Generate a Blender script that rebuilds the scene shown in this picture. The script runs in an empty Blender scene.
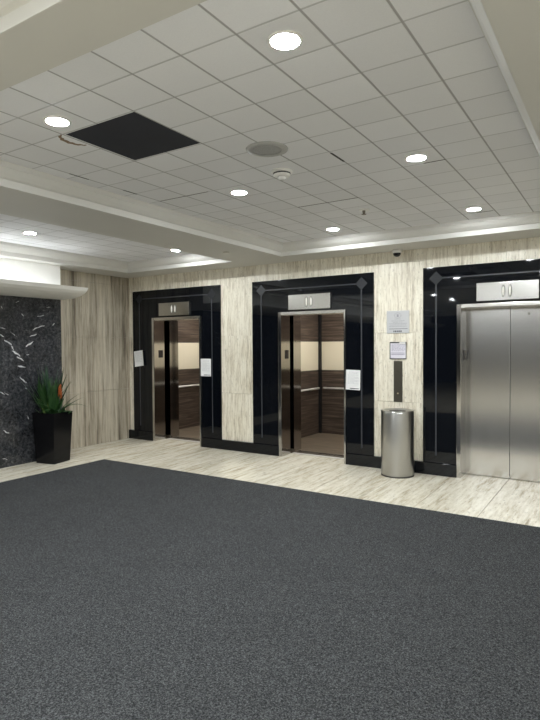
import bpy, bmesh, math, random
import numpy as np
from mathutils import Vector, Matrix

S = bpy.context.scene
COL = S.collection
random.seed(4)

# ------------------------------------------------------------------ camera
H = 1.61
cam_d = bpy.data.cameras.new('camera')
cam = bpy.data.objects.new('camera', cam_d)
COL.objects.link(cam)
R_ = Vector((0.84179051, 0.53976426, -0.00657872))
U_ = Vector((-0.00905067, 0.02629842, 0.99961316))
F_ = Vector((-0.53972847, 0.84140533, -0.02702299))
M = Matrix.Identity(4)
for i in range(3):
    M[i][0], M[i][1], M[i][2] = R_[i], U_[i], -F_[i]
M[2][3] = H
cam.matrix_world = M
cam_d.sensor_fit = 'HORIZONTAL'
cam_d.sensor_width = 36.0
cam_d.lens = 36.0 * 551.24 / 540.0
cam_d.clip_start = 0.05
S.camera = cam

# ------------------------------------------------------------------ world, lights, exposure
w = bpy.data.worlds.new('world')
S.world = w
w.use_nodes = True
w.node_tree.nodes['Background'].inputs[0].default_value = (0.8, 0.9, 1.0, 1)
w.node_tree.nodes['Background'].inputs[1].default_value = 0.02
S.view_settings.view_transform = 'Standard'
S.view_settings.look = 'None'
S.view_settings.exposure = -0.36
S.view_settings.gamma = 1.0
S.view_settings.use_curve_mapping = False
S.cycles.use_denoising = True
S.cycles.diffuse_bounces = 8
S.cycles.max_bounces = 14

LAMP = 700.0          # radiance of the ceiling light lenses
LAMP_COL = (0.935, 0.98, 1.0)

ZS, ZC = 2.79, 2.95   # soffit underside, tile ceiling
WY = 6.79             # elevator wall
LX = -7.27            # left stone wall
MX = -6.93            # face of the dark marble
MY = 5.15             # end of the dark marble
RX, BY = 3.4, -10.0    # walls behind the camera


def fill_lamp(x, y, r=0.06, k=1.0):
    """unseen lamp, added behind or beside the camera to brighten the room"""
    d = bpy.data.lights.new('added_fill', 'AREA')
    d.shape = 'DISK'
    d.size = 2 * r
    d.color = LAMP_COL
    d.energy = LAMP * math.pi * math.pi * r * r * k
    o = bpy.data.objects.new('added_fill', d)
    o.location = (x, y, ZC - 0.02)
    COL.objects.link(o)


for x in (-5.9, -4.3, -2.79, -1.25, 0.4, 2.0):  # rows of added lamps out of view, bouncing light up to the ceiling
    for y in (0.4, -1.4, -3.2):
        fill_lamp(x, y, k=1.12)
for y in (2.1, 3.9, 5.7):  # weaker added lamps out of view on the right
    fill_lamp(1.9, y, k=0.45)

# ------------------------------------------------------------------ mesh helpers


class MB:
    def __init__(self):
        self.v, self.f, self.smooth = [], [], []

    def add(self, vs, fs, smooth=False):
        n = len(self.v)
        self.v += [tuple(p) for p in vs]
        self.f += [tuple(i + n for i in f) for f in fs]
        self.smooth += [smooth] * len(fs)
        return self

    def box(self, x0, x1, y0, y1, z0, z1, b=0.0):
        if b > 0:
            bm = bmesh.new()
            r = bmesh.ops.create_cube(bm, size=1)
            for v in bm.verts:
                v.co = Vector(((x0 + x1) / 2 + v.co.x * (x1 - x0), (y0 + y1) / 2 + v.co.y * (y1 - y0), (z0 + z1) / 2 + v.co.z * (z1 - z0)))
            bmesh.ops.bevel(bm, geom=bm.edges[:], offset=b, segments=2, affect='EDGES', profile=0.6)
            bm.verts.index_update()
            self.add([v.co[:] for v in bm.verts], [[v.index for v in f.verts] for f in bm.faces])
            bm.free()
            return self
        vs = [(x, y, z) for x in (x0, x1) for y in (y0, y1) for z in (z0, z1)]
        fs = [(0, 1, 3, 2), (4, 6, 7, 5), (0, 4, 5, 1), (2, 3, 7, 6), (0, 2, 6, 4), (1, 5, 7, 3)]
        return self.add(vs, fs)

    def lathe(self, c, prof, n=40, axis='z', smooth=True):
        """prof: list of (radius, height) along the axis"""
        vs, fs = [], []
        for r, h in prof:
            for k in range(n):
                a = 2 * math.pi * k / n
                p = (r * math.cos(a), r * math.sin(a), h)
                if axis == 'y':
                    p = (p[0], h, p[1])
                elif axis == 'x':
                    p = (h, p[0], p[1])
                vs.append((c[0] + p[0], c[1] + p[1], c[2] + p[2]))
        for j in range(len(prof) - 1):
            for k in range(n):
                k2 = (k + 1) % n
                fs.append((j * n + k, j * n + k2, (j + 1) * n + k2, (j + 1) * n + k))
        self.add(vs, fs, smooth)
        if prof[0][0] > 1e-6:
            self.f.append(tuple(len(self.v) - len(vs) + k for k in range(n))[::-1]); self.smooth.append(False)
        if prof[-1][0] > 1e-6:
            self.f.append(tuple(len(self.v) - n + k for k in range(n))); self.smooth.append(False)
        return self

    def tube(self, pts, r, n=10):
        pts = [Vector(p) for p in pts]
        vs, fs = [], []
        for i, p in enumerate(pts):
            d = (pts[min(i + 1, len(pts) - 1)] - pts[max(i - 1, 0)]).normalized()
            a = d.cross(Vector((0, 0, 1)))
            if a.length < 1e-3:
                a = d.cross(Vector((1, 0, 0)))
            a.normalize()
            b = d.cross(a)
            for k in range(n):
                t = 2 * math.pi * k / n
                vs.append(p + r * (a * math.cos(t) + b * math.sin(t)))
        for i in range(len(pts) - 1):
            for k in range(n):
                k2 = (k + 1) % n
                fs.append((i * n + k, i * n + k2, (i + 1) * n + k2, (i + 1) * n + k))
        m = len(self.v)
        self.add(vs, fs, True)
        self.f.append(tuple(m + k for k in range(n))[::-1]); self.smooth.append(False)
        self.f.append(tuple(m + len(vs) - n + k for k in range(n))); self.smooth.append(False)
        return self

    def prism(self, poly, fn):
        """poly: 2D outline; fn(u, v, t) -> point; t in (0,1)"""
        n = len(poly)
        vs = [fn(u, v, 0) for u, v in poly] + [fn(u, v, 1) for u, v in poly]
        fs = [tuple(range(n))[::-1], tuple(range(n, 2 * n))]
        fs += [(i, (i + 1) % n, n + (i + 1) % n, n + i) for i in range(n)]
        return self.add(vs, fs)

    def build(self, name, mat, parent=None, loc=None):
        me = bpy.data.meshes.new(name)
        off = Vector(loc) if loc is not None else Vector((0, 0, 0))
        if parent is not None:
            off = wloc(parent)
        me.from_pydata([tuple(Vector(p) - off) for p in self.v], [], self.f)
        me.polygons.foreach_set('use_smooth', self.smooth)
        bm = bmesh.new(); bm.from_mesh(me)
        bmesh.ops.recalc_face_normals(bm, faces=bm.faces[:])
        bm.to_mesh(me); bm.free()
        me.materials.append(mat)
        o = bpy.data.objects.new(name, me)
        COL.objects.link(o)
        if parent is not None:
            o.parent = parent
        else:
            o.location = off
        return o


def wloc(o):
    p = Vector((0, 0, 0))
    while o is not None:
        p += o.location
        o = o.parent
    return p


def empty(name, loc, label, cat, group=None):
    o = bpy.data.objects.new(name, None)
    o.empty_display_size = 0.1
    o.location = loc
    COL.objects.link(o)
    return tag(o, label, cat, group)


def tag(o, label, cat, group=None):
    o['label'] = label
    o['category'] = cat
    if group:
        o['group'] = group
    return o


def struct(o):
    o['kind'] = 'structure'
    return o


def dup(root, loc, label):
    r = root.copy(); COL.objects.link(r)
    r.location = loc
    r['label'] = label
    for ch in list(root.children):
        c = ch.copy(); COL.objects.link(c); c.parent = r
        for g in list(ch.children):
            d = g.copy(); COL.objects.link(d); d.parent = c
    return r


# ------------------------------------------------------------------ materials


class NT:
    def __init__(self, name):
        self.m = bpy.data.materials.new(name)
        self.m.use_nodes = True
        self.t = self.m.node_tree
        self.b = self.t.nodes['Principled BSDF']

    def n(self, typ, **kw):
        nd = self.t.nodes.new(typ)
        for k, v in kw.items():
            if hasattr(nd, k):
                setattr(nd, k, v)
        return nd

    def set(self, nd, key, val):
        if hasattr(val, 'is_output'):
            self.t.links.new(val, nd.inputs[key])
        else:
            nd.inputs[key].default_value = val

    def math(self, op, a, b=0.0):
        nd = self.n('ShaderNodeMath', operation=op)
        self.set(nd, 0, a); self.set(nd, 1, b)
        return nd.outputs[0]

    def pos(self, scale=(1, 1, 1), rnd=0.0):
        g = self.n('ShaderNodeNewGeometry')
        mp = self.n('ShaderNodeMapping')
        mp.inputs['Scale'].default_value = scale
        self.set(mp, 'Vector', g.outputs['Position'])
        if rnd:
            mul = self.math('MULTIPLY', g.outputs['Random Per Island'], rnd)
            cb = self.n('ShaderNodeCombineXYZ')
            for k in range(3):
                self.set(cb, k, mul)
            self.set(mp, 'Location', cb.outputs[0])
        return mp.outputs[0]

    def noise(self, vec, scale, detail=4.0, rough=0.55, dist=0.0):
        nd = self.n('ShaderNodeTexNoise')
        self.set(nd, 'Vector', vec)
        nd.inputs['Scale'].default_value = scale
        nd.inputs['Detail'].default_value = detail
        nd.inputs['Roughness'].default_value = rough
        nd.inputs['Distortion'].default_value = dist
        return nd.outputs[0]

    def ramp(self, fac, stops, interp='LINEAR'):
        nd = self.n('ShaderNodeValToRGB')
        nd.color_ramp.interpolation = interp
        e = nd.color_ramp.elements
        while len(e) < len(stops):
            e.new(0.5)
        for el, (p, c) in zip(e, stops):
            el.position = p
            el.color = (c[0], c[1], c[2], 1) if not isinstance(c, (int, float)) else (c, c, c, 1)
        self.set(nd, 0, fac)
        return nd.outputs[0]

    def mix(self, fac, a, b, blend='MIX'):
        nd = self.n('ShaderNodeMix', data_type='RGBA', blend_type=blend)
        self.set(nd, 0, fac)
        self.set(nd, 6, a if hasattr(a, 'is_output') else (*a, 1))
        self.set(nd, 7, b if hasattr(b, 'is_output') else (*b, 1))
        return nd.outputs[2]

    def bump(self, h, strength, dist=0.002):
        nd = self.n('ShaderNodeBump')
        nd.inputs['Strength'].default_value = strength
        nd.inputs['Distance'].default_value = dist
        self.set(nd, 'Height', h)
        self.set(self.b, 'Normal', nd.outputs[0])

    def out(self, col=None, rough=0.5, metal=0.0, **kw):
        if col is not None:
            self.set(self.b, 'Base Color', col if hasattr(col, 'is_output') else (*col, 1))
        self.set(self.b, 'Roughness', rough)
        self.set(self.b, 'Metallic', metal)
        for k, v in kw.items():
            self.set(self.b, k.replace('_', ' '), v)
        return self.m


def plain(name, col, rough=0.5, metal=0.0, vary=0.06, scale=14.0, **kw):
    t = NT(name)
    n = t.noise(t.pos(), scale, 3)
    c = t.mix(n, [x * (1 - vary) for x in col], [min(1, x * (1 + vary)) for x in col])
    return t.out(c, rough, metal, **kw)


def emit(name, col, strength):
    t = NT(name)
    t.out((0.8, 0.8, 0.8), 0.4)
    t.b.inputs['Emission Color'].default_value = (*col, 1)
    t.b.inputs['Emission Strength'].default_value = strength
    return t.m


def travertine(name, stops, axis, fine, streak, rough, pit=0.35, pitcol=(0.25, 0.22, 0.17), rnd=7.0, wt=(0.36, 0.28, 0.36)):
    """stone veined along one axis"""
    t = NT(name)
    lo = 0.55
    sc = {'z': (1, 1, 0.05), 'y': (1, 0.07, 1), 'x': (0.07, 1, 1)}[axis]
    p = t.pos(sc, rnd)
    a = t.noise(p, streak, 6, 0.62, 0.25)
    b = t.noise(p, streak * 4.3, 5, 0.7, 0.2)
    g = t.noise(t.pos((1, 1, 0.10) if axis == 'z' else (1, 0.12, 1), rnd), fine, 6, 0.72)
    s = t.math('ADD', t.math('MULTIPLY', a, wt[0]), t.math('ADD', t.math('MULTIPLY', b, wt[1]), t.math('MULTIPLY', g, wt[2])))
    c = t.ramp(s, stops)
    sp = t.noise(t.pos((1, 1, 0.3) if axis == 'z' else (1, 0.3, 1), rnd), fine * 1.5, 4, 0.75)
    pits = t.ramp(sp, [(0.34, 1.0), (0.43, 0.0)])
    pm = t.math('MULTIPLY', pits, pit)
    c = t.mix(pm, c, pitcol)
    t.bump(sp, 0.10, 0.002)
    return t.out(c, rough)


TRAV = travertine('travertine_wall', [(0.37, (0.38, 0.325, 0.235)), (0.44, (0.62, 0.56, 0.445)), (0.50, (0.76, 0.71, 0.59)), (0.58, (0.86, 0.815, 0.70))], 'z', 40, 7.0, 0.3, 0.55, wt=(0.24, 0.20, 0.56))
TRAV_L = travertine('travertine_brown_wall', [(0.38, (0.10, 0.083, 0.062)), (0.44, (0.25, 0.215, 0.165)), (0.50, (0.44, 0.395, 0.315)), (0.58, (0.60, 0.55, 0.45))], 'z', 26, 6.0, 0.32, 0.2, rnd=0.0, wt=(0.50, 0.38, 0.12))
STONE_F = travertine('travertine_floor', [(0.37, (0.33, 0.275, 0.19)), (0.44, (0.58, 0.52, 0.40)), (0.51, (0.74, 0.69, 0.57)), (0.59, (0.83, 0.79, 0.68))], 'y', 24, 6.5, 0.22, 0.5, wt=(0.32, 0.24, 0.44))

# black granite
t = NT('black_granite')
n = t.noise(t.pos(), 260, 2, 0.6)
GRANITE = t.out(t.ramp(n, [(0.35, (0.0015, 0.002, 0.003)), (0.7, (0.005, 0.0065, 0.010))]), 0.03, 0.0, IOR=1.40)
INLAY = plain('honed_grey_granite', (0.036, 0.039, 0.047), 0.4)
INLAY_D = plain('dark_honed_granite', (0.013, 0.0145, 0.018), 0.45)
BLACK = plain('black_paint', (0.008, 0.008, 0.009), 0.45)
VOID = plain('dark_void', (0.016, 0.018, 0.027), 0.8, vary=0.25, scale=5)


def steel(name, col, rough, axis=2):
    t = NT(name)
    sc = [1.5, 1.5, 1.5]
    sc[axis] = 0.4
    n = t.noise(t.pos(sc), 1.0, 2, 0.5)
    return t.out(t.mix(n, [x * 0.97 for x in col], col), rough, 1.0)


SILL = plain('satin_aluminium', (0.55, 0.53, 0.49), 0.5, 0.3)
BIN = steel('bin_steel', (0.46, 0.455, 0.44), 0.30)
nt_ = BIN.node_tree
tg = nt_.nodes.new('ShaderNodeTangent'); tg.direction_type = 'RADIAL'; tg.axis = 'Z'
pb = nt_.nodes['Principled BSDF']
nt_.links.new(tg.outputs[0], pb.inputs['Tangent'])
pb.inputs['Anisotropic'].default_value = 0.85
pb.inputs['Anisotropic Rotation'].default_value = 0.25
POLISH = steel('mirror_steel', (0.54, 0.53, 0.515), 0.10)
STEEL = steel('brushed_steel', (0.72, 0.71, 0.70), 0.18)
STEEL_L = steel('lantern_steel', (0.58, 0.57, 0.545), 0.2)
STEEL_H = steel('horizontal_steel', (0.72, 0.70, 0.66), 0.25, 0)
STEEL_D = steel('bronze_steel', (0.13, 0.12, 0.098), 0.38)
RAIL = plain('satin_rail', (0.80, 0.78, 0.74), 0.4, 0.15)
CHROME = plain('polished_steel', (0.78, 0.76, 0.72), 0.16, 1.0)

# ceiling tiles: grid of square tiles with thin bars
TLX, TLY, TX0, TY0 = 0.316, 0.305, -0.1541, 0.1273


def tile_mat(name, col):
    t = NT(name)
    g = t.n('ShaderNodeNewGeometry')
    sx = t.n('ShaderNodeSeparateXYZ')
    t.set(sx, 0, g.outputs['Position'])

    def cell(v, o, k):
        return t.math('DIVIDE', t.math('SUBTRACT', v, o), k)
    ux, uy = cell(sx.outputs[0], TX0, TLX), cell(sx.outputs[1], TY0, TLY)

    def edge(u):
        f = t.math('FRACT', u)
        return t.math('MINIMUM', f, t.math('SUBTRACT', 1.0, f))
    ex, ey = edge(ux), edge(uy)
    cb = t.n('ShaderNodeCombineXYZ')
    t.set(cb, 0, t.math('FLOOR', ux)); t.set(cb, 1, t.math('FLOOR', uy))
    wn = t.n('ShaderNodeTexWhiteNoise')
    t.set(wn, 0, cb.outputs[0])
    spk = t.noise(t.pos(), 170, 3, 0.7)
    c = t.mix(spk, [x * 0.88 for x in col], col)
    c = t.mix(wn.outputs[0], c, [x * 0.93 for x in col], 'MIX') if False else c
    tint = t.math('ADD', t.math('MULTIPLY', wn.outputs[0], 0.07), 0.94)
    cc = t.n('ShaderNodeCombineColor')
    for k in range(3):
        t.set(cc, k, tint)
    c = t.mix(1.0, c, cc.outputs[0], 'MULTIPLY')
    lx = t.ramp(ex, [(0.012, 1.0), (0.024, 0.0)])   # seams running away from the camera
    ly = t.ramp(ey, [(0.010, 1.0), (0.022, 0.0)])
    c = t.mix(t.math('MULTIPLY', lx, 0.85), c, (0.30, 0.295, 0.29))
    c = t.mix(t.math('MULTIPLY', ly, 0.65), c, (0.36, 0.36, 0.36))
    hgt = t.math('MINIMUM', t.ramp(ex, [(0.006, 0.0), (0.03, 1.0)]), t.ramp(ey, [(0.006, 0.0), (0.03, 1.0)]))
    t.bump(t.math('ADD', hgt, t.math('MULTIPLY', spk, 0.15)), 0.5, 0.004)
    return t.out(c, 0.85)


TILES = tile_mat('ceiling_tiles', (0.845, 0.85, 0.875))
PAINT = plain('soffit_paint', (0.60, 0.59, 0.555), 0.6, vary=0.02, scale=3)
WHITE = plain('white_paint', (0.84, 0.83, 0.80), 0.5, vary=0.02)
WHITE_P = plain('white_plastic', (0.80, 0.79, 0.77), 0.4, vary=0.02)
GREY_P = plain('grey_grille', (0.34, 0.34, 0.335), 0.6, scale=120, vary=0.3)

# carpet
t = NT('grey_carpet')
p = t.pos()
n1 = t.noise(p, 115, 3, 0.8)
n2 = t.noise(p, 2.2, 3, 0.5)
n3 = t.noise(p, 620, 2, 0.7)
mx = t.math('ADD', t.math('MULTIPLY', n1, 0.62), t.math('MULTIPLY', n3, 0.38))
c = t.ramp(mx, [(0.40, (0.007, 0.0074, 0.0078)), (0.50, (0.036, 0.038, 0.040)), (0.60, (0.130, 0.134, 0.137))])
c = t.mix(1.0, c, t.ramp(n2, [(0.3, 0.92), (0.7, 1.0)]), 'MULTIPLY')
t.bump(mx, 0.6, 0.006)
CARPET = t.out(c, 0.95)
t.b.inputs['Specular IOR Level'].default_value = 0.15

# wood laminate inside the cars
t = NT('dark_wood_laminate')
p = t.pos((0.35, 0.35, 9.0))
n = t.noise(p, 5.0, 6, 0.65, 0.4)
WOOD = t.out(t.ramp(n, [(0.30, (0.022, 0.015, 0.011)), (0.50, (0.066, 0.047, 0.036)), (0.68, (0.155, 0.117, 0.090))]), 0.38)
t = NT('plank_floor')
p = t.pos((0.6, 7.0, 1))
n = t.noise(p, 3.5, 5, 0.65, 0.2)
PLANK = t.out(t.ramp(n, [(0.3, (0.07, 0.052, 0.036)), (0.55, (0.165, 0.128, 0.092)), (0.7, (0.24, 0.19, 0.14))]), 0.4)
CREAM = plain('cream_laminate', (0.66, 0.60, 0.47), 0.42, vary=0.02, scale=3)

PAPER = plain('white_paper', (0.80, 0.80, 0.80), 0.8, vary=0.02)
INK = plain('grey_ink', (0.34, 0.34, 0.36), 0.8)
INK_D = plain('dark_ink', (0.05, 0.05, 0.055), 0.8)
PLATE = plain('pale_plaque', (0.565, 0.565, 0.575), 0.35, 0.2, vary=0.03)
LAMP_M = emit('lamp_lens', LAMP_COL, LAMP)
POT = plain('black_gloss_plastic', (0.005, 0.005, 0.006), 0.16, IOR=1.33)
SOIL = plain('dark_soil', (0.018, 0.013, 0.009), 0.95, vary=0.5, scale=60)
LEAF = plain('dark_green_leaf', (0.026, 0.078, 0.020), 0.42, vary=0.45, scale=22)
LEAF_B = plain('blue_green_leaf', (0.022, 0.055, 0.030), 0.45, vary=0.4, scale=22)
LEAF_Y = plain('yellow_green_leaf', (0.14, 0.20, 0.045), 0.45, vary=0.3, scale=22)
FLOWER = plain('orange_bract', (0.46, 0.135, 0.04), 0.5, vary=0.45, scale=40)

# dark marble: grainy charcoal stone, white calcite flecks given as an attribute
t = NT('dark_marble')
p = t.pos()
n1 = t.noise(p, 26, 7, 0.72, 0.4)
n2 = t.noise(p, 2.6, 5, 0.6, 0.8)
c = t.ramp(n1, [(0.36, (0.012, 0.013, 0.016)), (0.52, (0.036, 0.038, 0.043)), (0.68, (0.095, 0.098, 0.105))])
c = t.mix(1.0, c, t.ramp(n2, [(0.35, 0.62), (0.65, 1.25)]), 'MULTIPLY')
vn = t.noise(t.pos((1, 1.3, 1)), 1.7, 6, 0.62, 1.4)
hair = t.ramp(t.math('ABSOLUTE', t.math('SUBTRACT', vn, 0.5)), [(0.0, 0.07), (0.006, 0.0)])
at = t.n('ShaderNodeAttribute', attribute_name='vein')
fl = t.math('MULTIPLY', at.outputs['Fac'], t.ramp(t.noise(p, 60, 4, 0.7), [(0.32, 0.35), (0.55, 1.0)]))
c = t.mix(t.math('MAXIMUM', hair, fl), c, (0.74, 0.75, 0.77))
MARBLE = t.out(c, 0.16)

# ------------------------------------------------------------------ the setting
CAR_X = -6.20            # carpet edge on the left
CAR_Y = 5.285            # carpet edge on the elevator side

# stone floor in strips of slabs, each its own island so veins differ
mb = MB()
g = 0.003
xs = [LX - 0.1, -6.10]
x = -6.10
while x < RX:
    x = min(x + 0.62, RX)
    xs.append(x)
xe = [-7.37, -6.62, -6.0, -5.38, -4.76, -4.14, -3.52, -2.90, -2.32, -1.73, -1.13, -0.53, 0.07, 0.67, 1.27, 1.87, 2.47, 3.07, 3.4]
for a, b in zip(xe[:-1], xe[1:]):
    mb.box(a + g, b - g, CAR_Y - 0.2, WY + 0.245, -0.05, 0.0)
ys = [-10.0, -8.6, -7.2, -5.9, -4.6, -3.5, -2.3, -1.1, 0.1, 0.7, 1.9, 3.1, 4.2, CAR_Y - 0.2]
for a, b in zip(ys[:-1], ys[1:]):
    mb.box(LX - 0.1, CAR_X + 0.2, a + g, b - g, -0.05, 0.0)
    for c0, c1 in zip(xe[2:-1], xe[3:]):
        if b < 0.75 or c0 > 0.6:
            mb.box(max(c0, CAR_X + 0.2) + g, c1 - g, a + g, b - g, -0.05, 0.0)
floor = struct(mb.build('floor', STONE_F))
struct(MB().box(LX - 0.3, RX + 0.2, BY - 0.2, 9.4, -0.2, -0.04).build('floor_base', plain('grout', (0.25, 0.23, 0.19), 0.9)))

carpet = MB().box(CAR_X, 1.0, 0.55, CAR_Y, -0.02, 0.006, 0.003).build('carpet', CARPET)
tag(carpet, 'charcoal grey tweed carpet covering most of the lobby floor', 'carpet')

# elevator geometry
FR = [(-7.16, -5.25), (-4.65, -2.74), (-2.09, -0.185)]     # granite surrounds
OP = [(-6.645, -5.668), (-4.14, -3.158), (-1.63, -0.62)]     # clear openings
FT = 2.545
ZB = 0.15

# wall with the elevators: slabs of travertine, one object per pier and lintel
e = 0.0015
cols = [(LX, FR[0][0]), (FR[0][1], FR[1][0]), (FR[1][1], FR[2][0]), (FR[2][1], RX)]
for a, b in cols:
    mb = MB()
    n_ = max(1, round((b - a) / 0.75))
    for k in range(n_):
        xa, xb = a + (b - a) * k / n_, a + (b - a) * (k + 1) / n_
        for z0, z1 in ((0.0, 0.875), (0.875, 1.757), (1.757, 2.645), (2.645, 2.85)):
            mb.box(xa + e, xb - e, WY, WY + 0.04, z0 + e, z1 - e)
    mb.box(a, b, WY + 0.03, WY + 0.19, 0, 3.1)
    struct(mb.build('wall_back', TRAV))
for a, b in FR:
    mb = MB()
    m_ = (a + b) / 2
    for xa, xb in ((a, m_), (m_, b)):
        mb.box(xa + e, xb - e, WY, WY + 0.04, FT + e, 2.85)
    mb.box(a, b, WY + 0.03, WY + 0.19, FT, 3.1)
    struct(mb.build('wall_back', TRAV))

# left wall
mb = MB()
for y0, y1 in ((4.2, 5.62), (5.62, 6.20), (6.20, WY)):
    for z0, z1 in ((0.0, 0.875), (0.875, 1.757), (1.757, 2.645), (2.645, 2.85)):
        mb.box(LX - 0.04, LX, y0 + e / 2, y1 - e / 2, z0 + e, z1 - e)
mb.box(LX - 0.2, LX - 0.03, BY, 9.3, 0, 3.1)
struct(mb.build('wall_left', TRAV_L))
struct(MB().box(RX, RX + 0.2, BY, 7.0, 0, 3.1).build('wall_right', WHITE))
struct(MB().box(LX - 0.2, RX + 0.2, BY - 0.2, BY, 0, 3.1).build('wall_front', plain('dark_wall_stone', (0.03, 0.03, 0.033), 0.5)))

# black plinth along the elevator wall
mb = MB()
py0 = WY - 0.045
edges = [LX] + [v for a, b in OP for v in (a - 0.05, b + 0.026)] + [RX]
for a, b in zip(edges[0::2], edges[1::2]):
    mb.box(a, b, py0, WY + 0.01, 0.0, ZB, 0.003)
struct(mb.build('baseboard_back', GRANITE))

# ------------------------------------------------------------------ ceiling
HX0, HX1, HY0, HY1 = TX0 - 9 * TLX + 0.012, TX0 - 7 * TLX - 0.005, TY0 + 7 * TLY + 0.010, TY0 + 9 * TLY - 0.008  # open tile bay
mb = MB()


def ceil_rect(x0, x1, y0, y1):
    mb.box(x0, x1, y0, y1, ZC, ZC + 0.03)


T1 = (-3.855, -0.42, 1.50, 6.30)      # main tray
T2 = (-6.75, -4.66, 1.50, 6.30)       # tray beside the marble wall
T3 = (-6.75, 2.9, -9.5, 1.236)        # tray over the camera
T4 = (0.40, 2.9, 1.50, 6.30)
ax0, ax1, ay0, ay1 = T1[0] - .1, T1[1] + .1, T1[2] - .1, T1[3] + .1
ceil_rect(ax0, HX0, ay0, ay1); ceil_rect(HX1, ax1, ay0, ay1)
ceil_rect(HX0, HX1, ay0, HY0); ceil_rect(HX0, HX1, HY1, ay1)
for T in (T2, T3, T4):
    ceil_rect(T[0] - .1, T[1] + .1, T[2] - .1 if T is not T3 else T[2] - .1, T[3] + .1)
struct(mb.build('ceiling', TILES))
# dark panel where four tiles are missing
o = MB().box(HX0 - .010, HX1 + .010, HY0 - .010, HY1 + .010, ZC + 0.002, ZC + 0.022).build('dark_ceiling_panel', VOID, None, ((HX0 + HX1) / 2, (HY0 + HY1) / 2, ZC))
tag(o, 'dark square bay in the tile ceiling where four tiles are missing', 'ceiling opening')

# lower soffits and beams between the trays
mb = MB()
top = ZC + 0.06
mb.box(LX, RX, T1[3], WY + .02, ZS, top)
mb.box(LX, T2[0], T3[2], T1[3], ZS, top)
mb.box(T2[1], T1[0], T1[2], T1[3], ZS, top)
mb.box(T1[1], T4[0], T1[2], T1[3], ZS, top)
mb.box(T4[1], RX, T3[2], T1[3], ZS, top)
mb.box(T2[0], T4[1], T3[3], T1[2], ZS, top)
mb.box(LX, RX, BY, T3[2], ZS, top)
struct(mb.build('ceiling_soffit', PAINT))
struct(MB().box(LX - .2, RX + .2, BY - .2, WY + .2, 3.1, 3.15).build('ceiling_slab', VOID))

# stepped moulding round every tray: fascia, cove, bead
PROF = [(-0.02, ZS + 0.001), (0.004, ZS + 0.001), (0.006, ZS + 0.055), (0.010, ZS + 0.057), (0.030, ZS + 0.064), (0.060, ZS + 0.088), (0.082, ZS + 0.118), (0.088, ZS + 0.120), (0.090, ZC + 0.001), (-0.02, ZC + 0.001)]


def moulding(T, name):
    m = MB()
    x0, x1, y0, y1 = T
    ring = []
    for d, z in PROF:
        ring.append([(x0 + d, y0 + d, z), (x1 - d, y0 + d, z), (x1 - d, y1 - d, z), (x0 + d, y1 - d, z)])
    n = len(PROF)
    vs = [p for r in ring for p in r]
    fs = []
    for j in range(n):
        j2 = (j + 1) % n
        for k in range(4):
            k2 = (k + 1) % 4
            fs.append((j * 4 + k, j * 4 + k2, j2 * 4 + k2, j2 * 4 + k))
    m.add(vs, fs)
    return struct(m.build(name, PAINT))


for i, T in enumerate((T1, T2, T3, T4)):
    moulding(T, 'trim_%d' % (i + 1))

# ------------------------------------------------------------------ dark marble feature wall
vein_px = [(-6.93, y0, z0, y1, z1, w_) for (y0, z0, y1, z1, w_) in ()]
R3 = np.array([R_[:], U_[:], F_[:]])


def on_marble(px, py):
    """where that fleck of the stone lies on the slab (y, z)"""
    d = R3[2] + (px - 270) / 551.24 * R3[0] - (py - 360) / 551.24 * R3[1]
    k = MX / d[0]
    return k * d[1], H + k * d[2]


segs = []
for a, b, c_, d_, w_ in ((0, 178, 16, 188, 1.6), (18, 202, 46, 216, 3.2), (45, 222, 55, 240, 2.6), (50, 243, 80, 264, 3.4), (68, 268, 94, 281, 3.0), (72, 304, 102, 309, 2.6), (80, 350, 106, 371, 2.6),
                         (104, 226, 132, 208, 3.2), (120, 186, 146, 178, 2.6), (132, 160, 150, 150, 3.0), (150, 150, 178, 143, 2.4), (100, 390, 109, 396, 2.0), (14, 562, 36, 573, 2.4), (0, 408, 18, 418, 1.6),
                         (108, 503, 115, 516, 2.4), (150, 106, 176, 103, 1.2), (210, 144, 219, 130, 1.6), (185, 73, 201, 68, 1.2), (0, 152, 20, 154, 1.4), (40, 165, 68, 188, 1.0), (18, 410, 34, 420, 1.2), (6, 672, 30, 680, 1.2), (60, 48, 80, 44, 1.0), (0, 60, 12, 76, 1.4), (105, 260, 116, 258, 1.6), (85, 95, 95, 104, 1.4)):
    ya, za = on_marble(a / 4, 290 + b / 4)
    yb, zb = on_marble(c_ / 4, 290 + d_ / 4)
    segs.append((ya, za, yb, zb, w_ * 0.0017))
MZ = 2.30
ny, nz = 330, 420
Y0 = 3.55
yy = np.linspace(Y0, MY, ny); zz = np.linspace(0, MZ, nz)
YY, ZZ = np.meshgrid(yy, zz, indexing='ij')
rng = np.random.RandomState(3)
V = np.zeros_like(YY)
wob = 0.012 * (np.sin(YY * 61 + ZZ * 23) + np.sin(ZZ * 83 - YY * 37 + 1.3)) * 0.5
for ya, za, yb, zb, w_ in segs:
    dx, dz = yb - ya, zb - za
    L2 = dx * dx + dz * dz
    tt = np.clip(((YY - ya) * dx + (ZZ - za) * dz) / L2, 0, 1)
    dist = np.hypot(YY - ya - tt * dx, ZZ + wob * 0.6 - za - tt * dz)
    wd = w_ * (0.35 + 1.1 * np.sin(np.pi * np.clip(tt * 0.8 + 0.1, 0, 1)))
    V = np.maximum(V, np.clip(1.6 - dist / wd, 0, 1))
vs = [(MX, a, b) for a in yy for b in zz]
fs = [(i * nz + j, (i + 1) * nz + j, (i + 1) * nz + j + 1, i * nz + j + 1) for i in range(ny - 1) for j in range(nz - 1)]
nf = len(vs)
m = MB()
m.add(vs, fs)
m.box(LX, MX, Y0, MY, 0, MZ)
m.box(LX, MX, BY, Y0, 0, MZ)
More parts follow.
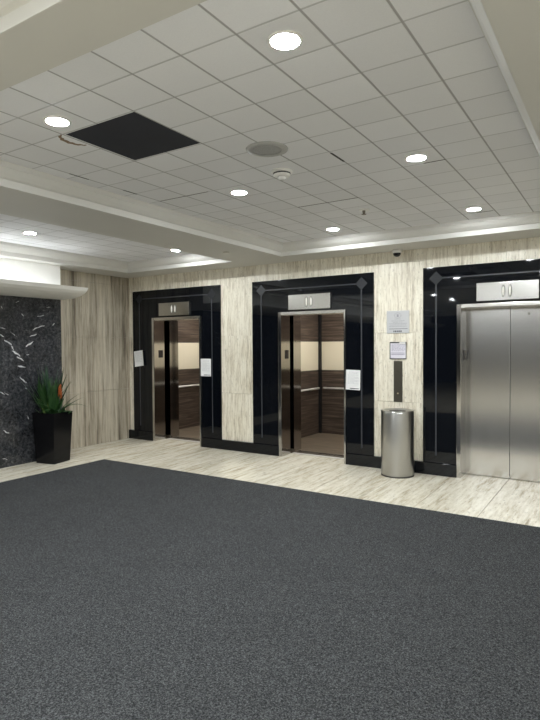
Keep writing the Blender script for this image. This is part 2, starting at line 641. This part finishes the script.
# the box faces under the fine grid are dropped so nothing is doubled
m.f = [f for f in m.f if not (min(f) >= nf and all(abs(m.v[i][0] - MX) < 1e-6 and m.v[i][1] > Y0 - 1e-6 for i in f))]
m.smooth = [False] * len(m.f)
me = bpy.data.meshes.new('wall_marble')
me.from_pydata(m.v, [], m.f)
att = me.attributes.new('vein', 'FLOAT', 'POINT')
vals = np.zeros(len(m.v), dtype=np.float32)
vals[:nf] = V.ravel()
att.data.foreach_set('value', vals)
me.materials.append(MARBLE)
bm = bmesh.new(); bm.from_mesh(me); bmesh.ops.recalc_face_normals(bm, faces=bm.faces[:]); bm.to_mesh(me); bm.free()
mw = bpy.data.objects.new('wall_marble', me); COL.objects.link(mw); struct(mw)
# white painted wall above the marble
struct(MB().box(LX, MX, BY, MY, MZ, ZS).build('wall_upper', WHITE))

# white cove valance over the marble, lit from inside
prof = [(-6.93, 2.292), (-6.72, 2.292), (-6.60, 2.302), (-6.50, 2.322), (-6.42, 2.35), (-6.365, 2.385), (-6.33, 2.43)]
inner = [(a - 0.012 if i > 2 else a, b + 0.014) for i, (a, b) in enumerate(prof)]
inner[-1] = (-6.345, 2.43)
poly = prof + inner[::-1]
y0v, y1v = BY + 0.05, 5.15
val = empty('cove_valance', (-6.63, y1v, 2.29), 'white curved light valance along the top of the dark marble wall', 'valance')
mb = MB()
mb.prism(poly, lambda u, v, t_: (u, y0v + (y1v - y0v) * t_, v))
o = mb.build('shell', WHITE, val)
mb = MB()
mb.prism(prof + [(-6.93, 2.43)], lambda u, v, t_: (u, y1v - 0.002 + 0.014 * t_, v))
mb.build('end_cap', WHITE, val)
MB().tube([(-6.875, y0v + 0.1, 2.37), (-6.875, y1v - 0.12, 2.37)], 0.015, 10).build('tube_lamp', emit('cove_tube', (0.90, 0.95, 1.0), 13.0), val)

# ------------------------------------------------------------------ elevators


def doorway(i, label, closed=False):
    (a, b), (p, q) = FR[i], OP[i]
    c = (a + b) / 2
    d = empty('elevator_doorway', (c, WY, 0), label, 'elevator doorway', 'elevator doorways along the stone wall')
    fy = WY - 0.02
    zt = 2.035
    m = MB()
    m.box(a, p - 0.05, fy, WY + 0.19, 0, FT)
    m.box(q + 0.026, b, fy, WY + 0.19, 0, FT)
    m.box(p - 0.05, q + 0.026, fy, WY + 0.19, zt + 0.045, FT)
    m.build('granite_surround', GRANITE, d)
    # inlays: diamonds at the top corners, strips down the sides and across the top
    dl, dr, zd = a + 0.16, b - 0.168, 2.41
    iy = fy - 0.002
    for x in (dl, dr):
        MB().prism([(x - 0.084, zd), (x, zd - 0.084), (x + 0.084, zd), (x, zd + 0.084)], lambda u, v, t_: (u, iy + 0.006 * t_, v)).build('inlay_diamond', INLAY_D, d)
        MB().box(x - 0.009, x + 0.009, iy + 0.0005, iy + 0.006, 0.24, zd - 0.08).build('inlay_strip', INLAY, d)
    MB().box(dl + 0.08, dr - 0.08, iy + 0.0005, iy + 0.006, zd - 0.008, zd + 0.008).build('inlay_strip', INLAY, d)
    # steel frame
    jy = WY - 0.04
    for x0, x1 in ((p - 0.05, p), (q, q + 0.026)):
        MB().box(x0, x1, jy, WY + 0.21, 0, zt + 0.045, 0.004).build('door_jamb', POLISH, d)
    MB().box(p, q, jy, WY + 0.21, zt, zt + 0.045, 0.004).build('door_header', STEEL_H, d)
    MB().box(p, q, WY + 0.25, WY + 0.315, -0.03, 0.004).build('sill', SILL, d)
    # floor number plate on the jamb
    pl = MB().box(p - 0.001, p + 0.006, WY + 0.07, WY + 0.165, 1.41, 1.535).build('number_plate', BLACK, d)
    k = MB()
    k.box(p + 0.005, p + 0.008, WY + 0.095, WY + 0.14, 1.482, 1.515); k.box(p + 0.005, p + 0.008, WY + 0.095, WY + 0.14, 1.43, 1.462)
    k.build('raised_mark', plain('brown_mark', (0.022, 0.011, 0.008), 0.5), pl)
    # lantern plate above the door
    x0, x1 = c - 0.315, c + 0.345
    lan = MB().box(x0, x1, fy - 0.03, fy + 0.002, 2.105, 2.315, 0.003).build('lantern_plate', STEEL_L, d)
    cx = (x0 + x1) / 2
    for sx in (-0.036, 0.036):
        m = MB()
        ring = []
        for j in range(24):
            t_ = 2 * math.pi * j / 24
            ring.append((cx + sx + 0.019 * math.cos(t_), 2.21 + 0.068 * math.sin(t_) + 0.0))
        m.prism(ring, lambda u, v, t_: (u, fy - 0.029 - 0.003 * t_, v))
        m.build('lantern_bezel', BLACK, lan)
        m = MB()
        pr = []
        nv, nu = 9, 20
        vs, fs = [], []
        for r_i in range(nv):
            f = r_i / (nv - 1) * math.pi / 2
            for j in range(nu):
                t_ = 2 * math.pi * j / nu
                vs.append((cx + sx + 0.015 * math.cos(f) * math.cos(t_), fy - 0.031 - 0.016 * math.sin(f), 2.21 + 0.060 * math.cos(f) * math.sin(t_)))
        for r_i in range(nv - 1):
            for j in range(nu):
                j2 = (j + 1) % nu
                fs.append((r_i * nu + j, r_i * nu + j2, (r_i + 1) * nu + j2, (r_i + 1) * nu + j))
        m.add(vs, fs, True)
        m.build('lantern_lens', plain('milky_lens', (0.86, 0.84, 0.78), 0.25), lan)
    if closed:
        mid = (p + q) / 2
        for x0, x1 in ((p - 0.02, mid - 0.0025), (mid + 0.0025, q + 0.02)):
            MB().box(x0, x1, WY + 0.212, WY + 0.245, 0.008, zt + 0.03, 0.002).build('door_panel', STEEL, d)
        # key hole high on the right leaf
        MB().lathe((mid + 0.20, WY + 0.211, 1.955), [(0.012, 0.004), (0.012, -0.003), (0.006, -0.004)], 16, 'y').build('key_hole', CHROME, d)
    return d


doorway(0, 'open elevator doorway in black granite beside the left stone wall', False)
doorway(1, 'open middle elevator doorway in black granite, notice on its right side', False)
doorway(2, 'elevator doorway in black granite with closed steel doors', True)

# shafts (dark), one box round each car
for i in (0, 1):
    c = (OP[i][0] + OP[i][1]) / 2
    m = MB()
    y0, y1 = WY + 0.2, 9.25
    m.box(c - 1.20, c - 1.15, y0, y1, -0.1, 3.1); m.box(c + 1.15, c + 1.19, y0, y1, -0.1, 3.1)
    m.box(c - 1.19, c + 1.19, y1, y1 + 0.05, -0.1, 3.1); m.box(c - 1.19, c + 1.19, y0, y1, 2.75, 2.8)
    struct(m.build('wall_shaft', VOID))
i = 2
c = (OP[2][0] + OP[2][1]) / 2
struct(MB().box(c - 0.9, c + 0.9, WY + 0.40, WY + 0.44, 0, 2.6).build('wall_shaft', VOID))


def car(i, label):
    p, q = OP[i]
    c = (p + q) / 2
    x0, x1, y0, y1 = c - 1.02, c + 1.02, 7.17, 8.95
    d = empty('elevator_car', (c, y0, 0), label, 'elevator car', 'elevator cars standing open')
    MB().box(x0, x1, y0, y1, -0.06, 0.003).build('car_floor', PLANK, d)
    for z0, z1, mat, nm in ((0.003, 1.15, WOOD, 'lower_wall_panel'), (1.15, 1.67, CREAM, 'cream_wall_panel'), (1.67, 2.36, WOOD, 'upper_wall_panel')):
        gp = 0.004
        MB().box(x0 + 0.045, x1 - 0.045, y1, y1 + 0.04, z0 + gp, z1 - gp, 0.003).build(nm, mat, d)
        MB().box(x0 - 0.04, x0, y0 + 0.22, y1 - 0.045, z0 + gp, z1 - gp, 0.003).build(nm, mat, d)
        MB().box(x1, x1 + 0.04, y0 + 0.22, y1 - 0.045, z0 + gp, z1 - gp, 0.003).build(nm, mat, d)
    for x in (x0 + 0.002, x1 - 0.002):
        MB().box(x - 0.042, x + 0.042, y1 - 0.042, y1 + 0.042, 0.003, 2.36).build('corner_post', BLACK, d)
    m = MB()
    m.box(x0 - 0.045, x1 + 0.045, y1 + 0.041, y1 + 0.05, -0.05, 2.36); m.box(x0 - 0.05, x0 - 0.041, y0, y1 + .05, -0.05, 2.36); m.box(x1 + 0.041, x1 + 0.05, y0, y1 + .05, -0.05, 2.36)
    m.build('car_shell', BLACK, d)
    for a, b in ((x0 - 0.045, p - 0.035), (q + 0.035, x1 + 0.045)):
        MB().box(a, b, y0, y0 + 0.218, 0.003, 2.36, 0.003).build('front_return', POLISH, d)
    MB().box(p - 0.035, q + 0.035, y0, y0 + 0.218, 2.10, 2.36).build('front_transom', STEEL_H, d)
    MB().box(p, q, y0 - 0.001, y0 + 0.10, 0.003, 0.006).build('car_sill', STEEL_H, d)
    # handrails
    def rail(pts, ax):
        m = MB()
        m.tube(pts, 0.018, 10)
        r = m.build('handrail', RAIL, d)
        (xa, ya, za), (xb, yb, zb) = pts
        for f in (0.2, 0.8):
            xx, yy_ = xa + (xb - xa) * f, ya + (yb - ya) * f
            if ax == 'y':
                pp = [(xx, yy_, za), (xx, yy_ + 0.05, za - 0.03)]
            else:
                pp = [(xx, yy_, za), (xx + ax * 0.05, yy_, za - 0.03)]
            MB().tube(pp, 0.008, 8).build('bracket', BLACK, r)
    rail([(x0 + 0.10, y1 - 0.05, 0.828), (x1 - 0.10, y1 - 0.05, 0.828)], 'y')
    rail([(x0 + 0.05, y0 + 0.35, 0.828), (x0 + 0.05, y1 - 0.12, 0.828)], -1)
    rail([(x1 - 0.05, y0 + 0.35, 0.828), (x1 - 0.05, y1 - 0.12, 0.828)], 1)
    MB().box(x0 - 0.045, x1 + 0.045, y0, y1 + 0.05, 2.362, 2.40).build('car_ceiling', STEEL, d)
    MB().box(c - 0.55, c + 0.55, y0 + 0.55, y1 - 0.35, 2.345, 2.361).build('ceiling_lamp', emit('car_lamp_%d' % i, (1.0, 0.97, 0.90), CAR_L), d)
    return d


CAR_L = 13.0
car(0, 'elevator car with wood and cream panels behind the leftmost doorway')
car(1, 'elevator car with wood and cream panels behind the middle doorway')

# ------------------------------------------------------------------ ceiling fittings
LG = 'round recessed ceiling lights'


def light_proto(x, y, label):
    d = empty('ceiling_light', (x, y, ZC), label, 'ceiling light', LG)
    m = MB()
    m.lathe((x, y, ZC), [(0.080, 0.0), (0.078, -0.005), (0.069, -0.0075), (0.0635, -0.006), (0.063, -0.001)], 40)
    m.f.pop(); m.smooth.pop(); m.f.pop(); m.smooth.pop()
    m.build('trim_ring', WHITE_P, d)
    MB().lathe((x, y, ZC), [(0.0, -0.0115), (0.028, -0.0110), (0.049, -0.009), (0.0625, -0.006), (0.0628, -0.001)], 40).build('lens', LAMP_M, d)
    return d


KS = 1.019
L0 = light_proto(-1.265, 2.113, 'large bright ceiling light at top centre, nearest to the viewer')
for x, y, lb in ((-2.847, 2.113, 'bright ceiling light beside the dark open ceiling bay'),
                 (-1.265, 3.94, 'ceiling light in front of the closed steel elevator doors, second from the wall'),
                 (-2.847, 3.955, 'ceiling light between the open ceiling bay and the wall, left of the smoke detector'),
                 (-2.847, 5.81, 'ceiling light near the wall above the middle elevator doorway'),
                 (-1.265, 5.74, 'ceiling light near the wall above the closed elevator doors'),
                 (-5.90, 3.98, 'ceiling light in the small side ceiling, above the dark marble wall'),
                 (-5.28, 5.82, 'ceiling light in the small side ceiling, at its corner above the leftmost elevator')):
    dup(L0, (x, y, ZC), lb)

sp = empty('ceiling_speaker', (-2.064, 3.197, ZC), 'round grey speaker grille in the tile ceiling', 'speaker')
m = MB(); m.lathe((-2.064, 3.197, ZC), [(0.145, 0.0), (0.142, -0.007), (0.105, -0.011), (0.100, -0.006)], 44); m.build('rim', plain('grey_rim', (0.44, 0.44, 0.43), 0.5), sp)
MB().lathe((-2.064, 3.197, ZC), [(0.102, -0.004), (0.10, -0.0085), (0.06, -0.0105), (0.0, -0.0115)], 40).build('grille', GREY_P, sp)

sx, sy = -2.228, 3.66
sd = empty('smoke_detector', (sx, sy, ZC), 'white round smoke detector on the tile ceiling', 'smoke detector')
MB().lathe((sx, sy, ZC), [(0.082, 0.0), (0.082, -0.012), (0.072, -0.018)], 36).build('base', WHITE_P, sd)
MB().lathe((sx, sy, ZC), [(0.066, -0.017), (0.066, -0.034), (0.058, -0.042), (0.036, -0.045)], 36).build('body', WHITE_P, sd)
MB().lathe((sx, sy, ZC), [(0.034, -0.044), (0.032, -0.062), (0.020, -0.068), (0.0, -0.069)], 28).build('sensor_cap', plain('pale_cap', (0.86, 0.86, 0.86), 0.2), sd)
MB().lathe((sx, sy, ZC), [(0.0672, -0.019), (0.0675, -0.024), (0.0672, -0.028)], 36).build('vent_ring', INK_D, sd)

sx, sy = -2.183, 5.149
sk = empty('ceiling_sprinkler', (sx, sy, ZC), 'small sprinkler head with white plate on the tile ceiling', 'sprinkler')
MB().lathe((sx, sy, ZC), [(0.055, 0.0), (0.052, -0.008), (0.030, -0.012)], 30).build('escutcheon', WHITE_P, sk)
m = MB(); m.lathe((sx, sy, ZC), [(0.016, -0.010), (0.014, -0.032), (0.008, -0.044)], 16)
m.lathe((sx, sy, ZC), [(0.024, -0.046), (0.024, -0.050)], 20)
m.box(sx - 0.003, sx + 0.003, sy - 0.003, sy + 0.003, ZC - 0.048, ZC - 0.03)
m.build('nozzle', plain('dull_brass', (0.20, 0.18, 0.15), 0.4, 0.6), sk)

o = MB().lathe((-4.241, 5.599, ZS), [(0.042, 0.002), (0.042, -0.008), (0.034, -0.011), (0.0, -0.012)], 30).build('sprinkler_cover', plain('beige_cover', (0.52, 0.50, 0.45), 0.45), None, (-4.241, 5.599, ZS))
tag(o, 'small flush round sprinkler cover under the ceiling beam', 'sprinkler cover')

# broken, water-stained tile edge beside the open bay
m = MB()
cxs, cys = HX0 - 0.02, HY0 + 0.09
out_, in_ = [], []
for k in range(15):
    a = math.radians(100 + 170 * k / 14)
    wv = 0.006 * math.sin(k * 2.3)
    out_.append((cxs + (0.085 + wv) * math.cos(a), cys + (0.105 + wv) * math.sin(a)))
    th = 0.004 + 0.024 * math.sin(math.pi * k / 14)
    in_.append((cxs + (0.085 + wv - th) * math.cos(a), cys + (0.105 + wv - th) * math.sin(a)))
for k in range(14):
    m.prism([out_[k], out_[k + 1], in_[k + 1], in_[k]], lambda u, v, t_: (u, v, ZC - 0.003 + 0.006 * t_))
o = m.build('torn_tile_edge', plain('stained_fibre', (0.22, 0.155, 0.10), 0.9, vary=0.4, scale=40), None, (cxs, cys, ZC))
tag(o, 'brown torn edge of a damaged ceiling tile beside the open bay', 'torn tile edge')

# sagging tile seams that stand open
m = MB()
def seam_y(ix, iy0, iy1, wd): m.box(TX0 + ix * TLX - wd, TX0 + ix * TLX + wd, TY0 + iy0 * TLY, TY0 + iy1 * TLY, ZC - 0.0015, ZC + 0.002)
def seam_x(iy, ix0, ix1, wd): m.box(TX0 + ix0 * TLX, TX0 + ix1 * TLX, TY0 + iy * TLY - wd, TY0 + iy * TLY + wd, ZC - 0.0015, ZC + 0.002)
seam_y(-5, 11.1, 11.8, 0.008)
seam_x(15, -8.0, -6.0, 0.005); seam_x(12, -11.0, -9.2, 0.004); seam_y(-11, 10.55, 11.05, 0.007)
seam_x(13, -3.5, -3.0, 0.005); seam_x(19, -3.55, -3.05, 0.005); seam_y(-11, 8.75, 9.35, 0.006); seam_y(-10, 16.0, 17.8, 0.004)
struct(m.build('ceiling_seams', plain('seam_shadow_gap', (0.05, 0.05, 0.05), 0.9)))

# dome camera under the soffit
cx_, cy_ = -2.395, 6.69
dc = empty('dome_camera', (cx_, cy_, ZS), 'small security dome camera with white base above the waste bin', 'security camera')
MB().lathe((cx_, cy_, ZS), [(0.058, 0.0), (0.058, -0.034), (0.050, -0.042)], 30).build('base', WHITE_P, dc)
MB().lathe((cx_, cy_, ZS), [(0.047, -0.040), (0.045, -0.060), (0.032, -0.078), (0.015, -0.086), (0.0, -0.088)], 26).build('dome', plain('smoked_dome', (0.006, 0.006, 0.007), 0.08), dc)

# ------------------------------------------------------------------ on the wall between the elevators
wy = WY
pq = empty('wall_plaque', (-2.418, wy, 1.75), 'pale metal plaque with crest and small text on the stone wall', 'sign')
MB().box(-2.564, -2.271, wy - 0.010, wy, 1.75, 2.035, 0.002).build('plate', PLATE, pq)
m = MB()
yq = wy - 0.0115
def mk(x0, x1, z0, z1): m.box(x0, x1, yq, yq + 0.003, z0, z1)
for k in range(12):
    a = 2 * math.pi * k / 12
    mk(-2.418 + 0.042 * math.cos(a) - 0.009, -2.418 + 0.042 * math.cos(a) + 0.009, 1.975 + 0.034 * math.sin(a) - 0.0025, 1.975 + 0.034 * math.sin(a) + 0.0025)
mk(-2.46, -2.376, 1.928, 1.932); mk(-2.43, -2.406, 1.955, 1.99)
for z, x0, x1 in ((1.905, -2.50, -2.33), (1.888, -2.48, -2.35), (1.870, -2.53, -2.30), (1.852, -2.52, -2.31), (1.834, -2.53, -2.30)):
    x = x0
    while x < x1:
        l = random.uniform(0.012, 0.035)
        mk(x, min(x + l, x1), z, z + 0.0055); x += l + 0.007
m.build('engraved_lines', INK, pq)
m = MB()
mk(-2.53, -2.29, 1.803, 1.809)
x = -2.475
while x < -2.365:
    l = random.uniform(0.010, 0.02)
    mk(x, x + l, 1.764, 1.785); x += l + 0.006
m.build('heading', plain('plaque_heading', (0.12, 0.12, 0.13), 0.6), pq)

hd = empty('notice_holder', (-2.415, wy, 1.42), 'small clear holder with a notice above the call button plate', 'notice holder')
m = MB()
m.box(-2.524, -2.307, wy - 0.004, wy, 1.421, 1.639)
m.build('back_plate', plain('holder_grey', (0.40, 0.39, 0.41), 0.3), hd)
m = MB()
m.box(-2.524, -2.307, wy - 0.012, wy - 0.004, 1.421, 1.429); m.box(-2.524, -2.519, wy - 0.012, wy - 0.004, 1.421, 1.639); m.box(-2.312, -2.307, wy - 0.012, wy - 0.004, 1.421, 1.639)
m.box(-2.524, -2.40, wy - 0.012, wy - 0.004, 1.626, 1.639)
m.build('frame', INK_D, hd)
MB().box(-2.515, -2.316, wy - 0.0065, wy - 0.005, 1.432, 1.624).build('notice', plain('lilac_paper', (0.70, 0.68, 0.74), 0.7), hd)
m = MB(); yq = wy - 0.0078
for z in (1.60, 1.585, 1.57, 1.555, 1.54, 1.525):
    x = -2.50
    while x < -2.33:
        l = random.uniform(0.012, 0.04)
        mk(x, min(x + l, -2.325), z, z + 0.005); x += l + 0.008
for z in (1.494, 1.474):
    mk(-2.505, -2.33, z, z + 0.008)
m.build('print', plain('violet_ink', (0.26, 0.24, 0.32), 0.8), hd)
m = MB(); m.box(-2.395, -2.318, wy - 0.016, wy - 0.004, 1.612, 1.634); m.build('white_tab', WHITE_P, hd)

cp = empty('call_panel', (-2.415, wy, 0.87), 'narrow dark bronze call button plate above the waste bin', 'call panel')
MB().box(-2.471, -2.359, wy - 0.012, wy, 0.873, 1.397, 0.002).build('plate', STEEL_D, cp)
bt = MB().lathe((-2.415, wy, 0.985), [(0.016, -0.011), (0.016, -0.016), (0.012, -0.018)], 24, 'y').build('button_ring', STEEL_D, cp)
MB().lathe((-2.415, wy, 0.985), [(0.011, -0.017), (0.010, -0.020), (0.0, -0.021)], 20, 'y').build('button', plain('amber_button', (0.48, 0.38, 0.24), 0.3), bt)
MB().lathe((-2.415, wy, 1.27), [(0.008, -0.011), (0.008, -0.0145), (0.0, -0.015)], 16, 'y').build('key_switch', plain('dim_key', (0.10, 0.09, 0.075), 0.35, 1.0), cp)

# paper notices taped on the granite


def notice(loc, wd, ht, tilt, curl, label, strong=True, grey=1.0):
    d = empty('paper_notice', loc, label, 'notice', 'paper notices taped to the elevator surrounds')
    nx, nzz = 9, 9
    def P(u, v, off):
        cu = curl * (max(0, u - 0.6) ** 2 * 2.0 + max(0, 0.35 - v) ** 2 * 1.2 * (1 if tilt else 0.2))
        x, z = (u - 0.5) * wd, (v - 0.5) * ht
        c, s = math.cos(tilt), math.sin(tilt)
        return (loc[0] + x * c - z * s, loc[1] - 0.003 - cu - off, loc[2] + x * s + z * c)
    m = MB()
    vs = [P(i / (nx - 1), j / (nzz - 1), 0.0005) for i in range(nx) for j in range(nzz)] + [P(i / (nx - 1), j / (nzz - 1), 0) for i in range(nx) for j in range(nzz)]
    fs = []
    N = nx * nzz
    for i in range(nx - 1):
        for j in range(nzz - 1):
            q = (i * nzz + j, (i + 1) * nzz + j, (i + 1) * nzz + j + 1, i * nzz + j + 1)
            fs.append(q); fs.append(tuple(k + N for k in q[::-1]))
    rim = [i * nzz for i in range(nx)] + [(nx - 1) * nzz + j for j in range(1, nzz)] + [i * nzz + nzz - 1 for i in range(nx - 2, -1, -1)] + [j for j in range(nzz - 2, 0, -1)]
    for k in range(len(rim)):
        a, b = rim[k], rim[(k + 1) % len(rim)]
        fs.append((a, b, b + N, a + N))
    m.add(vs, fs, False)
    m.build('sheet', PAPER, d)
    m = MB()
    def line(u0, u1, v0, v1, mm):
        mm.add([P(u0, v0, 0.0012), P(u1, v0, 0.0012), P(u1, v1, 0.0012), P(u0, v1, 0.0012)], [(0, 1, 2, 3)])
    rows = [0.88, 0.82] + [0.74 - 0.055 * k for k in range(9)]
    for r, v in enumerate(rows):
        u = 0.2 if r < 2 else 0.12
        end = 0.8 if r < 2 else (0.88 if r % 3 else 0.6)
        while u < end:
            l = random.uniform(0.04, 0.14)
            line(u, min(u + l, end), v, v + 0.018, m); u += l + 0.03
    m.build('printed_lines', plain('faint_ink', (0.50, 0.50, 0.53), 0.8), d)
    if strong:
        m = MB()
        line(0.34, 0.92, 0.055, 0.085, m)
        line(0.30, 0.60, 0.05, 0.09, m)
        m.build('bold_footer', INK_D, d)
    return d


gy = WY - 0.026
notice((-7.005, gy - 0.004, 1.395), 0.23, 0.265, 0.11, 0.055, 'white paper notice peeling and tilted, left side of the leftmost elevator', False)
notice((-5.536, gy, 1.264), 0.205, 0.275, 0.0, 0.006, 'white paper notice taped flat, right side of the leftmost elevator')
notice((-3.024, gy, 1.14), 0.208, 0.265, -0.02, 0.02, 'white paper notice on the right side of the middle elevator')

# ------------------------------------------------------------------ waste bin
bx, by, br, bh = -2.335, 6.542, 0.199, 0.79
wb = empty('waste_bin', (bx, by, 0), 'cylindrical stainless steel waste bin below the call button plate', 'waste bin')
MB().lathe((bx, by, 0), [(br - 0.012, 0.0), (br - 0.006, 0.004), (br, 0.012), (br, bh - 0.012), (br - 0.002, bh)], 72).build('body', BIN, wb)
m = MB()
rr = [(br - 0.001, bh - 0.002), (br + 0.002, bh + 0.003), (br, bh + 0.011), (br - 0.012, bh + 0.012), (0.118, bh - 0.004), (0.105, bh - 0.012), (0.103, bh - 0.06)]
m.lathe((bx, by, 0), rr, 72)
m.f.pop(); m.smooth.pop(); m.f.pop(); m.smooth.pop()
m.build('lid', BIN, wb)
MB().lathe((bx, by, 0), [(0.102, bh + 0.001), (0.100, bh - 0.008), (0.0, bh - 0.030)], 40).build('opening', BLACK, wb)
MB().lathe((bx, by, 0), [(br + 0.0015, 0.0), (br + 0.0015, 0.018)], 72).build('base_ring', plain('dark_ring', (0.10, 0.095, 0.09), 0.4, 0.8), wb)

# ------------------------------------------------------------------ planter
ph = 0.70
pcx, pcy, prot = -6.705, 4.82, math.radians(12)
pt = empty('potted_plant', (pcx, pcy, 0), 'leafy green plants with an orange flower in a tall black tapered pot', 'potted plant')


def sq(s, z):
    return [(pcx + (x * math.cos(prot) - y * math.sin(prot)) * s, pcy + (x * math.sin(prot) + y * math.cos(prot)) * s, z) for x, y in ((-.5, -.5), (.5, -.5), (.5, .5), (-.5, .5))]


m = MB()
rings = [sq(0.305, 0.0), sq(0.31, 0.006), sq(0.372, ph - 0.006), sq(0.37, ph), sq(0.345, ph), sq(0.335, ph - 0.05)]
vs = [p for r in rings for p in r]
fs = [(0, 3, 2, 1)]
for j in range(len(rings) - 1):
    for k in range(4):
        k2 = (k + 1) % 4
        fs.append((j * 4 + k, j * 4 + k2, (j + 1) * 4 + k2, (j + 1) * 4 + k))
fs.append(tuple((len(rings) - 1) * 4 + k for k in range(4)))
m.add(vs, fs)
m.build('pot', POT, pt)
m = MB()
r1, r2 = sq(0.33, ph - 0.045), sq(0.33, ph - 0.03)
m.add(r1 + r2, [(0, 3, 2, 1), (4, 5, 6, 7)] + [(k, (k + 1) % 4, 4 + (k + 1) % 4, 4 + k) for k in range(4)])
m.build('soil', SOIL, pt)


def blade(m, base, ang, lean, length, width, droop, n=9):
    """one strap leaf: rises, leans over and tapers"""
    d = Vector((math.cos(ang), math.sin(ang), 0))
    side = Vector((-math.sin(ang), math.cos(ang), 0))
    p = Vector(base)
    th = lean
    vs = []
    for i in range(n + 1):
        f = i / n
        w_ = 1.5 * width * (0.55 + 0.9 * f * (1 - f) * 1.6) * (1 - f ** 3) * 0.5 + 0.0008
        up = Vector((0, 0, 1)) * math.sin(th) * 0.0 + d * 0
        nrm = (Vector((0, 0, 1)) * math.sin(th) - d * math.cos(th))
        fold = 0.25 * w_
        vs += [p - side * w_ + nrm * -fold, p - nrm * 0.0, p + side * w_ + nrm * -fold]
        st = length / n
        p = p + (d * math.sin(th) + Vector((0, 0, 1)) * math.cos(th)) * st
        th += droop / n
    fs = []
    for i in range(n):
        a = i * 3
        fs += [(a, a + 1, a + 4, a + 3), (a + 1, a + 2, a + 5, a + 4)]
    vs = [Vector((max(v.x, MX + 0.012), v.y, v.z)) for v in vs]
    vs2 = [v + Vector((abs(d.x), d.y, 0)) * 0.0012 for v in vs]
    m.add(vs, fs, True)
    m.add(vs2, [f[::-1] for f in fs], True)


zs = ph - 0.03
rnd = random.Random(11)
m = MB()
for k in range(60):
    a = rnd.uniform(0, 2 * math.pi)
    r = rnd.uniform(0.0, 0.10)
    blade(m, (pcx - 0.03 + r * math.cos(a), pcy - 0.01 + r * math.sin(a), zs), a + rnd.uniform(-.5, .5), rnd.uniform(0.0, 0.48), rnd.uniform(0.28, 0.60), rnd.uniform(0.028, 0.052), rnd.uniform(0.0, 0.5))
m.build('tall_leaves', LEAF, pt)
m = MB()
for k in range(22):
    a = rnd.uniform(0, 2 * math.pi)
    blade(m, (pcx - 0.02 + 0.06 * math.cos(a), pcy + 0.05 * math.sin(a), zs), a, rnd.uniform(0.0, 0.22), rnd.uniform(0.52, 0.72), 0.022, rnd.uniform(0.0, 0.15))
m.build('spiky_leaves', LEAF_B, pt)
m = MB()
for a, ln, l0, dr in ((0.45, 0.46, 0.75, 0.6), (0.75, 0.46, 0.6, 1.7), (0.95, 0.40, 0.5, 0.7), (0.2, 0.27, 0.9, 1.2), (-0.6, 0.26, 0.8, 1.0), (1.3, 0.3, 0.6, 0.9), (2.2, 0.36, 0.6, 0.9), (3.9, 0.36, 0.55, 1.0), (4.6, 0.38, 0.5, 1.3), (5.0, 0.30, 0.7, 1.4), (4.4, 0.22, 0.8, 1.2), (5.2, 0.25, 0.7, 1.0)):
    blade(m, (pcx + 0.09 + 0.02 * math.cos(a), pcy + 0.02 * math.sin(a), zs), a, l0, ln, 0.042, dr)
m.build('arching_leaves', LEAF, pt)
m = MB()
blade(m, (pcx + 0.06, pcy - 0.08, zs + 0.05), 3.5, 0.25, 0.30, 0.03, 1.5)
blade(m, (pcx + 0.0, pcy - 0.12, zs), 3.3, 0.2, 0.24, 0.024, 1.2)
m.build('pale_leaves', LEAF_Y, pt)
m = MB()
for k in range(22):
    a = rnd.uniform(0, 2 * math.pi)
    q = sq(0.30, zs)
    fx, fy = rnd.uniform(-.5, .5), rnd.uniform(-.5, .5)
    if max(abs(fx), abs(fy)) < 0.3:
        fx = math.copysign(0.45, fx)
    blade(m, (pcx + fx * 0.32, pcy + fy * 0.32, zs), a, rnd.uniform(0.4, 0.8), rnd.uniform(0.07, 0.13), 0.035, 0.9, 6)
m.build('low_leaves', LEAF, pt)
m = MB()
fx, fy = pcx + 0.13, pcy + 0.03
m.tube([(fx - 0.01, fy, zs), (fx, fy, zs + 0.30)], 0.006, 8)
m.build('flower_stem', LEAF, pt)
m = MB()
for k in range(22):
    a = k * 2.4
    z = zs + 0.22 + 0.0075 * k
    blade(m, (fx, fy, z), a, 0.55 - 0.018 * k, 0.065 - 0.0008 * k, 0.026, 0.25, 5)
m.build('flower', FLOWER, pt)
